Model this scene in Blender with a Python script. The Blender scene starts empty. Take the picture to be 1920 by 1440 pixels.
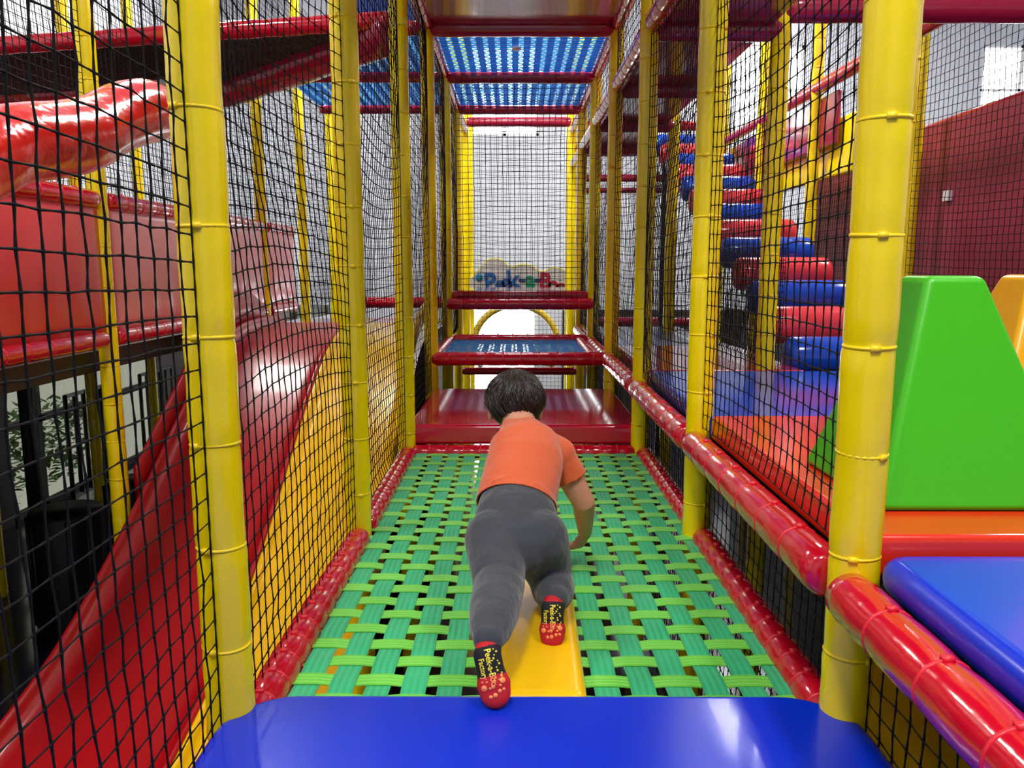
import bpy, bmesh, math, random
import numpy as np
from mathutils import Vector, Matrix
from mathutils.bvhtree import BVHTree
random.seed(7)
PI = math.pi
C = bpy.context.scene.collection

# ------------------------------------------------------------------ camera
PITCH = math.radians(8.5); CP, SP = math.cos(PITCH), math.sin(PITCH)
CAMZ, F = 0.90, 1450.0
cam_d = bpy.data.cameras.new('camera'); cam = bpy.data.objects.new('camera', cam_d); C.objects.link(cam)
cam.location = (0, 0, CAMZ); cam.rotation_euler = (PI/2 - PITCH, 0, 5.0/F)
cam_d.sensor_width = 36; cam_d.lens = F/1920*36; cam_d.clip_start = 0.02
bpy.context.scene.camera = cam

def at(px, py, Y):
    """world point at depth Y that the photo shows at pixel px, py"""
    v = (py-720)/F; d = CP - v*SP
    return Vector(((px-965)/F/d*Y, Y, CAMZ + (-SP - v*CP)/d*Y))

# ------------------------------------------------------------------ materials
def lin(c):
    return tuple(((x/255)/12.92 if x/255 <= .04045 else ((x/255+.055)/1.055)**2.4) for x in c) + (1,)
MATS = {}
def mat(name, rgb, rough=.3, bump=0.0, bscale=12, coat=0, spec=.5, var=0.0, metal=0, weave=None, sheen=0, trans=0):
    if name in MATS: return MATS[name]
    m = bpy.data.materials.new(name); m.use_nodes = True; nt = m.node_tree; b = nt.nodes['Principled BSDF']
    col = lin(rgb)
    b.inputs['Base Color'].default_value = col; b.inputs['Roughness'].default_value = rough
    b.inputs['Metallic'].default_value = metal
    b.inputs['Specular IOR Level'].default_value = spec
    b.inputs['Coat Weight'].default_value = coat; b.inputs['Coat Roughness'].default_value = .08
    b.inputs['Sheen Weight'].default_value = sheen
    tc = nt.nodes.new('ShaderNodeTexCoord')
    if bump or var:
        n = nt.nodes.new('ShaderNodeTexNoise'); n.inputs['Scale'].default_value = bscale; n.inputs['Detail'].default_value = 3
        nt.links.new(tc.outputs['Object'], n.inputs['Vector'])
        if bump:
            bp = nt.nodes.new('ShaderNodeBump'); bp.inputs['Strength'].default_value = bump; bp.inputs['Distance'].default_value = .02
            nt.links.new(n.outputs['Fac'], bp.inputs['Height']); nt.links.new(bp.outputs['Normal'], b.inputs['Normal'])
        if var:
            mx = nt.nodes.new('ShaderNodeMix'); mx.data_type = 'RGBA'
            mx.inputs['A'].default_value = tuple(c*(1-var) for c in col[:3])+(1,)
            mx.inputs['B'].default_value = tuple(min(1, c*(1+var)) for c in col[:3])+(1,)
            nt.links.new(n.outputs['Fac'], mx.inputs['Factor']); nt.links.new(mx.outputs['Result'], b.inputs['Base Color'])
    if weave:   # woven strap: fine bands along the strap and small ribs across it
        ax, dark = weave
        sp = nt.nodes.new('ShaderNodeSeparateXYZ'); nt.links.new(tc.outputs['UV'], sp.inputs[0])
        def sn(out, k):
            a = nt.nodes.new('ShaderNodeMath'); a.operation = 'MULTIPLY'; a.inputs[1].default_value = k
            nt.links.new(out, a.inputs[0]); s = nt.nodes.new('ShaderNodeMath'); s.operation = 'SINE'; nt.links.new(a.outputs[0], s.inputs[0]); return s.outputs[0]
        s1 = sn(sp.outputs['X'], 6.283*3.5); s2 = sn(sp.outputs['Y'], 6.283/.0035)
        mr = nt.nodes.new('ShaderNodeMapRange'); mr.inputs['From Min'].default_value = -1
        nt.links.new(s1, mr.inputs['Value'])
        n = nt.nodes.new('ShaderNodeTexNoise'); n.inputs['Scale'].default_value = 9; nt.links.new(tc.outputs['Object'], n.inputs['Vector'])
        ad = nt.nodes.new('ShaderNodeMath'); ad.operation = 'MULTIPLY'; nt.links.new(mr.outputs[0], ad.inputs[0]); nt.links.new(n.outputs['Fac'], ad.inputs[1])
        mx = nt.nodes.new('ShaderNodeMix'); mx.data_type = 'RGBA'
        mx.inputs['A'].default_value = col; mx.inputs['B'].default_value = lin(dark)
        nt.links.new(ad.outputs[0], mx.inputs['Factor']); nt.links.new(mx.outputs['Result'], b.inputs['Base Color'])
        bp = nt.nodes.new('ShaderNodeBump'); bp.inputs['Strength'].default_value = .25; bp.inputs['Distance'].default_value = .002
        nt.links.new(s2, bp.inputs['Height']); nt.links.new(bp.outputs['Normal'], b.inputs['Normal'])
    MATS[name] = m
    return m
def translucent(m, k, rgb):
    nt = m.node_tree; b = nt.nodes['Principled BSDF']; o = nt.nodes['Material Output']
    t = nt.nodes.new('ShaderNodeBsdfTranslucent'); t.inputs[0].default_value = lin(rgb); mx = nt.nodes.new('ShaderNodeMixShader'); mx.inputs[0].default_value = k
    nt.links.new(b.outputs[0], mx.inputs[1]); nt.links.new(t.outputs[0], mx.inputs[2]); nt.links.new(mx.outputs[0], o.inputs['Surface']); return m
def emit(name, rgb, k):
    m = bpy.data.materials.new(name); m.use_nodes = True; b = m.node_tree.nodes['Principled BSDF']
    b.inputs['Base Color'].default_value = (.8, .8, .8, 1); b.inputs['Emission Color'].default_value = lin(rgb); b.inputs['Emission Strength'].default_value = k
    return m
def glassm(name, tint=(255, 255, 255)):
    m = bpy.data.materials.new(name); m.use_nodes = True; nt = m.node_tree; nt.nodes.remove(nt.nodes['Principled BSDF'])
    o = nt.nodes['Material Output']; t = nt.nodes.new('ShaderNodeBsdfTransparent'); t.inputs[0].default_value = lin(tint)
    g = nt.nodes.new('ShaderNodeBsdfGlossy'); g.inputs['Roughness'].default_value = .05
    mx = nt.nodes.new('ShaderNodeMixShader'); mx.inputs[0].default_value = .06
    nt.links.new(t.outputs[0], mx.inputs[1]); nt.links.new(g.outputs[0], mx.inputs[2]); nt.links.new(mx.outputs[0], o.inputs['Surface'])
    return m
YEL  = mat('yellow_vinyl', (250, 222, 0), .24, bump=.12, bscale=9, coat=.25)
YTIE = mat('yellow_plastic_tie', (250, 215, 10), .35)
YPL  = mat('yellow_slide_plastic', (248, 196, 14), .25, bump=.06, bscale=4, coat=.3)
RED  = mat('red_vinyl', (196, 8, 38), .16, bump=.16, bscale=14, coat=.8)
RTIE = mat('red_plastic_tie', (225, 30, 50), .35)
REDM = mat('red_mat_vinyl', (196, 14, 50), .14, bump=.04, bscale=5, coat=1)
DRED = mat('maroon_vinyl', (150, 42, 66), .5, bump=.08, bscale=6)
DREDR = mat('maroon_pad_vinyl', (156, 24, 60), .2, bump=.08, bscale=6, coat=.7)
REDP = mat('red_panel_vinyl', (214, 46, 52), .36, bump=.2, bscale=3, coat=.2)
ORED = mat('orange_red_vinyl', (226, 48, 22), .2, bump=.05, bscale=6, coat=.3)
BLUE = mat('blue_vinyl', (0, 44, 196), .3, bump=.03, bscale=5, coat=.25)
BLUD = mat('royal_blue_vinyl', (24, 78, 208), .16, bump=.06, bscale=6, coat=.3)
PINK = mat('soft_red_vinyl', (240, 66, 78), .2, bump=.06, bscale=6, coat=.3)
GRN  = mat('lime_green_vinyl', (66, 190, 8), .36, bump=.08, bscale=6, coat=.15)
ORG  = mat('amber_vinyl', (245, 176, 12), .36, bump=.08, bscale=6, coat=.15)
SLR  = mat('red_slide_plastic', (172, 4, 16), .36, bump=.03, bscale=3, coat=.12)
CORD = mat('black_net_cord', (9, 9, 12), .75, spec=.25)
BMESH = mat('black_mesh_fabric', (34, 38, 42), .55, bump=.4, bscale=60)
BLK  = mat('black_rubber', (12, 13, 16), .5)
STL  = mat('teal_green_strap', (52, 208, 142), .36, weave=(0, (20, 150, 84)), sheen=.2)
STG  = mat('bright_green_strap', (134, 236, 84), .36, weave=(0, (76, 190, 50)), sheen=.2)
STB  = mat('azure_strap', (24, 160, 222), .45, weave=(0, (14, 110, 190)), sheen=.2)
STB2 = mat('cobalt_strap', (20, 130, 212), .45, weave=(0, (10, 90, 180)), sheen=.2)
translucent(STB, .5, (70, 200, 240)); translucent(STB2, .5, (50, 170, 232)); translucent(STL, .1, (60, 210, 140)); translucent(STG, .1, (140, 235, 90))
WALL = mat('painted_wall', (208, 213, 224), .85, bump=.05, bscale=40)
WALD = mat('dark_brown_paint_and_shade', (46, 38, 34), .6)  # frame and post brown; on the left wall it paints under-deck shade
CEIL = mat('ceiling_paint', (225, 225, 225), .9)
FLR  = mat('dark_navy_floor', (22, 24, 40), .13, bump=.015, bscale=2, coat=.35, spec=.6)
WHT  = mat('white_metal', (235, 238, 240), .4)
ALU  = mat('white_window_frame', (240, 243, 245), .4)
GLS  = glassm('clear_glass')
SIGN = mat('grey_sign_board', (186, 182, 182), .5)
SYEL = mat('yellow_sign_edge', (216, 208, 110), .5)
LBLU = mat('blue_letter_paint', (20, 84, 158), .45); LGRN = mat('green_letter_paint', (0, 134, 100), .45)
LRED = mat('crimson_letter_paint', (160, 16, 54), .45); LNAV = mat('navy_letter_paint', (34, 50, 110), .45); LTEA = mat('teal_balloon_paint', (20, 120, 160), .45)
LEAF = mat('plant_green', (86, 130, 40), .6, var=.3, bscale=20)

# ------------------------------------------------------------------ mesh helpers
class MB:
    def __init__(s): s.v, s.f, s.m, s.uv = [], [], [], []
    def add(s, vs, fs, mi=0):
        o = len(s.v); s.v += [tuple(v) for v in vs]; s.f += [tuple(o+i for i in f) for f in fs]; s.m += [mi]*len(fs); return o
    def box(s, x0, x1, y0, y1, z0, z1, mi=0):
        s.add([(x, y, z) for x in (x0, x1) for y in (y0, y1) for z in (z0, z1)],
              [(0, 1, 3, 2), (4, 6, 7, 5), (0, 4, 5, 1), (2, 3, 7, 6), (0, 2, 6, 4), (1, 5, 7, 3)], mi)
    def tube(s, pts, rads, seg=12, up=None, cap=True, ell=1.0, mi=0):
        """sweep of circles (or ellipses: ell = minor/major, minor along up)"""
        pts = [Vector(p) for p in pts]; n = len(pts)
        if not hasattr(rads, '__len__'): rads = [rads]*n
        rings = []; prev = None
        for i, p in enumerate(pts):
            t = (pts[min(i+1, n-1)] - pts[max(i-1, 0)]).normalized()
            ref = Vector(up) if up is not None else (prev if prev is not None else (Vector((0, 0, 1)) if abs(t.z) < .9 else Vector((1, 0, 0))))
            b = (ref - t*ref.dot(t)).normalized(); a = t.cross(b).normalized()
            if up is None: prev = b
            e = ell[i] if hasattr(ell, '__len__') else ell
            r = rads[i]
            rings.append([p + a*(r*math.cos(2*PI*k/seg)) + b*(r*e*math.sin(2*PI*k/seg)) for k in range(seg)])
        vs = [v for r in rings for v in r]
        fs = [(i*seg+k, i*seg+(k+1) % seg, (i+1)*seg+(k+1) % seg, (i+1)*seg+k) for i in range(n-1) for k in range(seg)]
        if cap: fs += [tuple(range(seg-1, -1, -1)), tuple((n-1)*seg+k for k in range(seg))]
        s.add(vs, fs, mi)
    def torus(s, c, axis, R, r, seg=20, sub=6, flat=1.0, mi=0):
        axis = Vector(axis).normalized(); ref = Vector((0, 0, 1)) if abs(axis.z) < .9 else Vector((1, 0, 0))
        a = axis.cross(ref).normalized(); b = axis.cross(a); c = Vector(c); vs = []
        for i in range(seg):
            d = a*math.cos(2*PI*i/seg) + b*math.sin(2*PI*i/seg)
            for j in range(sub):
                q = 2*PI*j/sub; vs.append(c + d*(R + r*flat*math.cos(q)) + axis*(r*math.sin(q)))
        fs = [(i*sub+j, i*sub+(j+1) % sub, ((i+1) % seg)*sub+(j+1) % sub, ((i+1) % seg)*sub+j) for i in range(seg) for j in range(sub)]
        s.add(vs, fs, mi)
    def ellipsoid(s, c, r, rot=None, seg=24, rings=16, mi=0):
        vs, fs = [], []
        for i in range(rings+1):
            th = PI*i/rings
            for k in range(seg):
                v = Vector((r[0]*math.sin(th)*math.cos(2*PI*k/seg), r[1]*math.sin(th)*math.sin(2*PI*k/seg), r[2]*math.cos(th)))
                if rot is not None: v = rot @ v
                vs.append(Vector(c)+v)
        fs = [(i*seg+k, (i+1)*seg+k, (i+1)*seg+(k+1) % seg, i*seg+(k+1) % seg) for i in range(rings) for k in range(seg)]
        s.add(vs, fs, mi)
    def build(s, name, mats, parent=None, smooth=True, loc=None, clean=False):
        me = bpy.data.meshes.new(name); me.from_pydata(s.v, [], s.f)
        for m in (mats if isinstance(mats, (list, tuple)) else [mats]): me.materials.append(m)
        me.polygons.foreach_set('material_index', s.m)
        if clean:
            bm = bmesh.new(); bm.from_mesh(me); bmesh.ops.remove_doubles(bm, verts=bm.verts, dist=1e-5); bmesh.ops.recalc_face_normals(bm, faces=bm.faces); bm.to_mesh(me); bm.free()
        me.polygons.foreach_set('use_smooth', [smooth]*len(me.polygons))
        return link(me, name, parent, loc)
def link(me, name, parent=None, loc=None):
    o = bpy.data.objects.new(name, me); C.objects.link(o)
    if parent is not None: o.parent = parent
    if loc is not None: o.location = loc
    return o
def empty(name, loc=(0, 0, 0)):
    o = bpy.data.objects.new(name, None); C.objects.link(o); o.location = loc; o.empty_display_size = .1; return o
def tag(o, label, cat, group=None, kind=None):
    if label: o['label'] = label
    if cat: o['category'] = cat
    if group: o['group'] = group
    if kind: o['kind'] = kind
    return o
def struct(o): o['kind'] = 'structure'; return o
def flat_faces(o, up=.98):
    for p in o.data.polygons:
        if len(p.vertices) > 8: p.use_smooth = False

def pad_mb(x0, x1, y0, y1, z0, z1, cr=.03, er=.02, mb=None, puff=0.0, mi=0):
    """upholstered slab: rounded corners in plan and rounded edges"""
    mb = mb or MB(); cr = max(cr, er+.002); er = min(er, (z1-z0)/2-.0005); nc = 7
    out = []
    for cx, cy, a0 in ((x1-cr, y1-cr, 0), (x0+cr, y1-cr, 90), (x0+cr, y0+cr, 180), (x1-cr, y0+cr, 270)):
        for i in range(nc+1):
            a = math.radians(a0+90*i/nc); out.append((cx, cy, math.cos(a), math.sin(a)))
    n = len(out); rings = []
    ne = 5
    prof = [(er*(1-math.sin(PI/2*i/ne)), z0+er*(1-math.cos(PI/2*i/ne))) for i in range(ne+1)]
    prof += [(er*(1-math.cos(PI/2*i/ne)), z1-er+er*math.sin(PI/2*i/ne)) for i in range(ne+1)]
    vs = []
    for ins, z in prof:
        for (cx, cy, c, s_) in out: vs.append((cx+(cr-ins)*c, cy+(cr-ins)*s_, z))
    fs = [(i*n+k, i*n+(k+1) % n, (i+1)*n+(k+1) % n, (i+1)*n+k) for i in range(len(prof)-1) for k in range(n)]
    L = len(prof)
    fs += [tuple(range(n-1, -1, -1)), tuple((L-1)*n+k for k in range(n))]
    mb.add(vs, fs, mi); return mb
def mat_pad(name, label, x0, x1, y0, y1, z0, z1, m, cr=.03, er=.02, cat='play mat', group=None):
    cx, cy = (x0+x1)/2, (y0+y1)/2
    mb = pad_mb(x0-cx, x1-cx, y0-cy, y1-cy, 0, z1-z0, cr, er)
    o = mb.build(name, m, loc=(cx, cy, z0)); flat_faces(o)
    return tag(o, label, cat, group)

# ------------------------------------------------------------------ posts and rails
tie_cache = {}
def tie_mesh(R, axis, m, key, t=.0045):
    k = (round(R, 4), axis, key)
    if k not in tie_cache:
        mb = MB(); ax = {'x': (1, 0, 0), 'y': (0, 1, 0), 'z': (0, 0, 1)}[axis]
        mb.torus((0, 0, 0), ax, R, t, seg=22, sub=5, flat=.55)
        if axis == 'z': mb.box(-.011, .005, -R-.004, -R+.002, -.0055, .0055)
        elif axis == 'y': mb.box(-.008, .008, -.006, .006, R-.002, R+.006)
        else: mb.box(-.006, .006, -.008, .008, R-.002, R+.006)
        me = bpy.data.meshes.new('tie'); me.from_pydata(mb.v, [], mb.f); me.materials.append(m)
        me.polygons.foreach_set('use_smooth', [True]*len(me.polygons)); tie_cache[k] = me
    return tie_cache[k]
def sleeve(mb, p0, p1, R, step, pinch=.93, seg=20, wob=.0, endcap=True):
    p0, p1 = Vector(p0), Vector(p1); L = (p1-p0).length; n = max(1, int(round(L/step))); pts, rads = [], []
    d = (p1-p0)/L; side = Vector((1, 0, 0)) if abs(d.x) < .5 else Vector((0, 1, 0))
    sub = 4
    if endcap: pts.append(p0+d*.0005); rads.append(R*.72); pts.append(p0+d*.010); rads.append(R*.95)
    for i in range(n):
        for j in range(sub):
            t = (i+j/sub)/n
            if endcap and (t*L < .012 or (1-t)*L < .012): continue
            r = R*(pinch+(1-pinch)*min(1, math.sin(PI*j/sub)*1.6)) if j else R*pinch
            pts.append(p0+d*(t*L)+side*random.uniform(-wob, wob)); rads.append(r*(1+random.uniform(-.008, .008)))
    if endcap: pts.append(p1-d*.010); rads.append(R*.95); pts.append(p1-d*.0005); rads.append(R*.72)
    else: pts.append(p1); rads.append(R*pinch)
    mb.tube(pts, rads, seg)
    return [p0+d*(i/n*L) for i in range(1, n)]
def post(x, y, label, z0=-1.18, z1=3.4, R=.044, ties=True, group='yellow padded posts', step=.19):
    root = empty('padded_post', (x, y, z0)); tag(root, label, 'post', group)
    mb = MB(); H = z1-z0
    ph = random.uniform(.0, step)
    n = int(H/step); pts, rads = [], []
    z = 0
    pts.append((0, 0, 0)); rads.append(R*.97)
    tz = [ph+i*step for i in range(n) if ph+i*step < H-.05]
    zz = sorted(set([round(t+d, 4) for t in tz for d in (-.05, -.014, 0, .014, .05)]))
    for q in zz:
        if q <= .01: continue
        r = R*.955 if any(abs(q-t) < .004 for t in tz) else R*(1+random.uniform(-.012, .012))
        pts.append((random.uniform(-.0012, .0012), random.uniform(-.0012, .0012), q)); rads.append(r)
    pts.append((0, 0, H)); rads.append(R*.97)
    mb.tube(pts, rads, 22, up=(0, 1, 0)); mb.build('sleeve', YEL, root)
    if ties:
        me = tie_mesh(R*.965, 'z', YTIE, 'y', .0036)
        for t in tz:
            if t < .9 and y > 3: continue
            o = link(me, 'cable_tie', root, (0, 0, t)); o.rotation_euler = (random.uniform(-.05, .05), random.uniform(-.05, .05), random.uniform(-.5, .9))
    return root
def rail(p0, p1, label, R=.044, step=.12, ties=True, m=None, group='red padded rails', pinch=.95, cat='rail', name='padded_rail', tie_m=None):
    p0, p1 = Vector(p0), Vector(p1); root = empty(name, p0); tag(root, label, cat, group)
    mb = MB(); tp = sleeve(mb, (0, 0, 0), p1-p0, R, step, pinch); mb.build('sleeve', m or RED, root)
    d = (p1-p0).normalized()
    if ties:
        ax = 'x' if abs(d.x) > .8 else 'y' if abs(d.y) > .8 else 'z'
        me = tie_mesh(R*pinch, ax, tie_m or RTIE, 'r', .0042)
        for q in tp[:100]:
            o = link(me, 'cable_tie', root, q)
    return root

# ------------------------------------------------------------------ nets
def net_mesh(P, nu, nv, r, near):
    """P: (nu+1, nv+1, 3) crossings -> four-sided cords along both directions"""
    vs, fs = [], []; off = 0
    def line(Q):
        nonlocal off
        if near:                      # thin between knots, thick at knots
            n = len(Q); A = np.empty((2*n-1, 3)); A[0::2] = Q; A[1::2] = (Q[1:]+Q[:-1])/2; rr = np.full(2*n-1, r*.82); rr[0::2] = r*1.35
        else: A = Q; rr = np.full(len(Q), r)
        t = np.gradient(A, axis=0); t /= np.linalg.norm(t, axis=1)[:, None]+1e-9
        ref = np.array([0, 0, 1.]) if abs(t[0][2]) < .7 else np.array([1., 1., 0])/1.4142
        a = np.cross(t, ref); a /= np.linalg.norm(a, axis=1)[:, None]; b = np.cross(t, a)
        k = 4 if near else 3
        ring = np.stack([A + rr[:, None]*(a*math.cos(2*PI*i/k)+b*math.sin(2*PI*i/k)) for i in range(k)], 1).reshape(-1, 3)
        m = len(A); i = np.arange(m-1)[:, None]*k; j = np.arange(k)[None, :]; j2 = (j+1) % k
        f = np.stack([i+j, i+j2, i+k+j2, i+k+j], -1).reshape(-1, 4)+off
        vs.append(ring); fs.append(f); off += len(ring)
    for i in range(nu+1): line(P[i])
    for j in range(nv+1): line(P[:, j])
    V = np.concatenate(vs); Fc = np.concatenate(fs)
    me = bpy.data.meshes.new('net'); me.vertices.add(len(V)); me.vertices.foreach_set('co', V.astype(np.float32).ravel())
    me.loops.add(len(Fc)*4); me.loops.foreach_set('vertex_index', Fc.astype(np.int32).ravel())
    me.polygons.add(len(Fc)); me.polygons.foreach_set('loop_start', np.arange(0, len(Fc)*4, 4, dtype=np.int32))
    me.update(calc_edges=True); me.validate(); me.materials.append(CORD)
    me.polygons.foreach_set('use_smooth', [True]*len(Fc))
    return me
def net(p0, p1, z0, z1, label, cell=.045, r=.0016, near=False, bulge=.02, seed=0, dz=0.0, group='black safety nets', trim=.048):
    """upright net between the ground points p0 and p1 (x, y)"""
    rs = np.random.RandomState(seed+int(abs(p0[0]*13+p0[1]*7+z0*5)*10)); p0, p1 = np.array(p0, float), np.array(p1, float)
    W = np.linalg.norm(p1-p0); H = z1-z0
    if W > .5: p0, p1 = p0+(p1-p0)/W*trim, p1-(p1-p0)/W*trim; W -= 2*trim
    nu, nv = max(2, int(round(W/cell))), max(2, int(round(H/cell)))
    u = np.linspace(0, 1, nu+1)[:, None]; v = np.linspace(0, 1, nv+1)[None, :]
    d = (p1-p0)/W; nrm = np.array([d[1], -d[0]])
    ph = rs.uniform(0, 6, 6); env = np.sin(PI*u)**.8
    outp = bulge*env*(np.sin(v*H*2.1+ph[0])*.8+np.sin(v*H*4.3+ph[1])*.35+.3) * np.sin(PI*v)**.25
    sag = env*(dz*np.sin(v*H*1.7+ph[2])+.010*np.sin(v*H*5+ph[3])-.012*np.sin(PI*v))
    lat = .006*np.sin(v*H*3.3+ph[4]+u*3)*env
    jit = rs.normal(0, .0012, (nu+1, nv+1, 3)); jit[0] = 0; jit[-1] = 0
    P = np.empty((nu+1, nv+1, 3))
    P[..., 0] = p0[0]+d[0]*(u*W+lat)+nrm[0]*outp; P[..., 1] = p0[1]+d[1]*(u*W+lat)+nrm[1]*outp; P[..., 2] = z0+v*H+sag
    P += jit
    o = link(net_mesh(P, nu, nv, r, near), 'safety_net')
    return tag(o, label, 'net', group)

# ------------------------------------------------------------------ woven webbing decks
def strap_mesh(pts, w, wdir, m, th=.0022):
    vs, fs = [], []; n = len(pts); uvs = []
    wd = Vector(wdir)*w/2; L = 0; ln = []
    for i, p in enumerate(pts):
        p = Vector(p); L += (Vector(pts[i])-Vector(pts[i-1])).length if i else 0; ln.append(L)
        for sx, sz in ((-1, .5), (1, .5), (1, -.5), (-1, -.5)): vs.append(p+wd*sx+Vector((0, 0, th*sz)))
    for i in range(n-1):
        for k in range(4): fs.append((i*4+k, (i+1)*4+k, (i+1)*4+(k+1) % 4, i*4+(k+1) % 4))
    fs += [(0, 1, 2, 3), (n*4-1, n*4-2, n*4-3, n*4-4)]
    me = bpy.data.meshes.new('strap'); me.from_pydata([tuple(v) for v in vs], [], fs); me.materials.append(m)
    uvl = me.uv_layers.new(name='UVMap')
    for lp in me.loops:
        vi = lp.vertex_index; uvl.data[lp.index].uv = (0.0 if vi % 4 in (0, 3) else 1.0, ln[vi//4])
    return me
def web_deck(label, x0, x1, y0, y1, z, along, across, m1, m2, w1, w2, sag=.0, group=None, amp=.0028):
    """along: x positions of straps that run in y; across: y positions of straps that run in x"""
    root = empty('woven_strap_deck', ((x0+x1)/2, (y0+y1)/2, z)); tag(root, label, 'webbing deck', group)
    cx, cy = root.location.x, root.location.y
    def sg(x, y): return -sag*math.sin(PI*(x-x0)/(x1-x0))*math.sin(PI*(y-y0)/(y1-y0))
    for i, x in enumerate(along):
        pts = [(x-cx, y0-cy, sg(x, y0))]
        for j, y in enumerate(across):
            s = amp if (i+j) % 2 else -amp
            pts += [(x-cx+random.uniform(-.0012, .0012), y-cy-.36*w2, s+sg(x, y)), (x-cx, y-cy+.36*w2, s+sg(x, y))]
        pts.append((x-cx, y1-cy, sg(x, y1)))
        link(strap_mesh(pts, w1*random.uniform(.96, 1.03), (1, 0, 0), m1), 'strap', root)
    for j, y in enumerate(across):
        pts = [(x0-cx, y-cy, sg(x0, y))]; tw = random.uniform(-.006, .006)
        for i, x in enumerate(along):
            s = -amp if (i+j) % 2 else amp
            t = (x-x0)/(x1-x0)
            pts += [(x-cx-.36*w1, y-cy+tw*t, s+sg(x, y)), (x-cx+.36*w1, y-cy+tw*t, s+sg(x, y))]
        pts.append((x1-cx, y-cy+tw, sg(x1, y)))
        link(strap_mesh(pts, w2*random.uniform(.95, 1.04), (0, 1, 0), m2), 'strap', root)
    return root
def frange(a, b, s):
    n = int(round((b-a)/s)); return [a+(b-a)*i/n for i in range(n+1)]

# ================================================================== ROOM
XL, XR, YB, YF, ZF, ZC = -4.1, 8.2, 11.0, -5.0, -1.18, 4.9
m = MB(); m.box(XL-.1, XR+.1, YF-.1, YB+.1, ZF-.1, ZF); struct(m.build('floor', FLR, smooth=False))
m = MB(); m.box(XL-.1, XR+.1, YF-.1, YB+.1, ZC, ZC+.1); struct(m.build('ceiling', CEIL, smooth=False))
m = MB(); m.box(XR, XR+.1, YF, YB, ZF, ZC); struct(m.build('wall_right', WALL, smooth=False))
m = MB(); m.box(XL, XR, YF-.1, YF, ZF, ZC); struct(m.build('wall_front', WALL, smooth=False))
# back wall with openings: door and three high windows
wins = [(-.61, .33), (2.98, 3.92), (6.32, 7.4)]; WZ0, WZ1 = 2.70, 3.88
door = (-.76, .33, ZF, .62)
m = MB(); Y0, Y1 = YB, YB+.15
def cols(edges):
    pass
xs = [XL, door[0]]
m.box(XL, door[0], Y0, Y1, ZF, WZ0); m.box(door[0], door[1], Y0, Y1, door[3], WZ0); m.box(door[1], XR, Y0, Y1, ZF, WZ0)
m.box(XL, XR, Y0, Y1, WZ1, ZC)
px = XL
for a, b in wins: m.box(px, a, Y0, Y1, WZ0, WZ1); px = b
m.box(px, XR, Y0, Y1, WZ0, WZ1); struct(m.build('wall_back', WALL, smooth=False))
for i, (a, b) in enumerate(wins):
    m = MB(); f = .035; yy0, yy1 = YB+.02, YB+.09
    m.box(a, b, yy0, yy1, WZ1-f, WZ1); m.box(a, b, yy0, yy1, WZ0, WZ0+f); m.box(a, a+f, yy0, yy1, WZ0, WZ1); m.box(b-f, b, yy0, yy1, WZ0, WZ1)
    mx = (a+b)/2; m.box(mx-.02, mx+.02, yy0, yy1, WZ0, WZ1); zz = WZ0+.60; m.box(a, b, yy0, yy1, zz-.015, zz+.015)
    w = struct(m.build('window_%d' % (i+1), ALU, smooth=False))
    m = MB(); m.box(a, b, YB+.05, YB+.056, WZ0, WZ1); m.build('pane', GLS, w, smooth=False)
m = MB(); a, b, z0, z1 = door; f = .05
m.box(a, a+f, YB+.02, YB+.1, z0, z1); m.box(b-f, b, YB+.02, YB+.1, z0, z1); m.box(a, b, YB+.02, YB+.1, z1-f, z1); m.box(a, b, YB+.02, YB+.1, z0, z0+.08)
d1 = struct(m.build('door_1', ALU, smooth=False)); m = MB(); m.box(a, b, YB+.055, YB+.062, z0, z1); m.build('pane', GLS, d1, smooth=False)
m = MB(); m.tube([(b-.12, YB-.03, -.35), (b-.12, YB-.03, .05)], .012); m.build('door_handle', WHT, d1)
# left wall: white above, lower part coloured dark for under-deck shade, with a glazed opening
GY0, GY1, GZ1 = 6.1, 8.75, .16
m = MB(); m.box(XL-.1, XL, YF, YB, .42, ZC, 0); m.box(XL-.1, XL, YF, GY0, ZF, .42, 1); m.box(XL-.1, XL, GY1, YB, ZF, .42, 1); m.box(XL-.1, XL, GY0, GY1, GZ1, .42, 1)
struct(m.build('wall_left', [WALL, WALD], smooth=False))
m = MB()
for y in (GY0, 6.56, 7.42, 7.9, GY1-.05): m.box(XL-.07, XL-.02, y, y+.05+.04*(y == 7.42), ZF, GZ1)
for z in (ZF, -.42, GZ1-.05): m.box(XL-.07, XL-.02, GY0, GY1, z, z+.06)
w4 = struct(m.build('window_4', WALD, smooth=False)); m = MB(); m.box(XL-.05, XL-.044, GY0, GY1, ZF, GZ1); m.build('pane', glassm('screened_glass', (128, 128, 120)), w4, smooth=False)

# daylight: bright overcast sky outside the openings
w = bpy.data.worlds.new('world'); bpy.context.scene.world = w; w.use_nodes = True
bg = w.node_tree.nodes['Background']; bg.inputs[0].default_value = (.93, .97, 1.0, 1); bg.inputs[1].default_value = 8.0
def portal(loc, rot, sx, sy):
    l = bpy.data.lights.new('window_portal', 'AREA'); l.shape = 'RECTANGLE'; l.size = sx; l.size_y = sy; l.cycles.is_portal = True
    o = bpy.data.objects.new('window_portal', l); C.objects.link(o); o.location = loc; o.rotation_euler = rot
portal(((door[0]+door[1])/2, YB-.01, (door[2]+door[3])/2), (-PI/2, 0, 0), door[1]-door[0], door[3]-door[2])
for a, b in wins: portal(((a+b)/2, YB-.01, (WZ0+WZ1)/2), (-PI/2, 0, 0), b-a, WZ1-WZ0)
portal((XL+.01, (GY0+GY1)/2, (ZF+GZ1)/2), (0, -PI/2, 0), GZ1-ZF, GY1-GY0)

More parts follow.
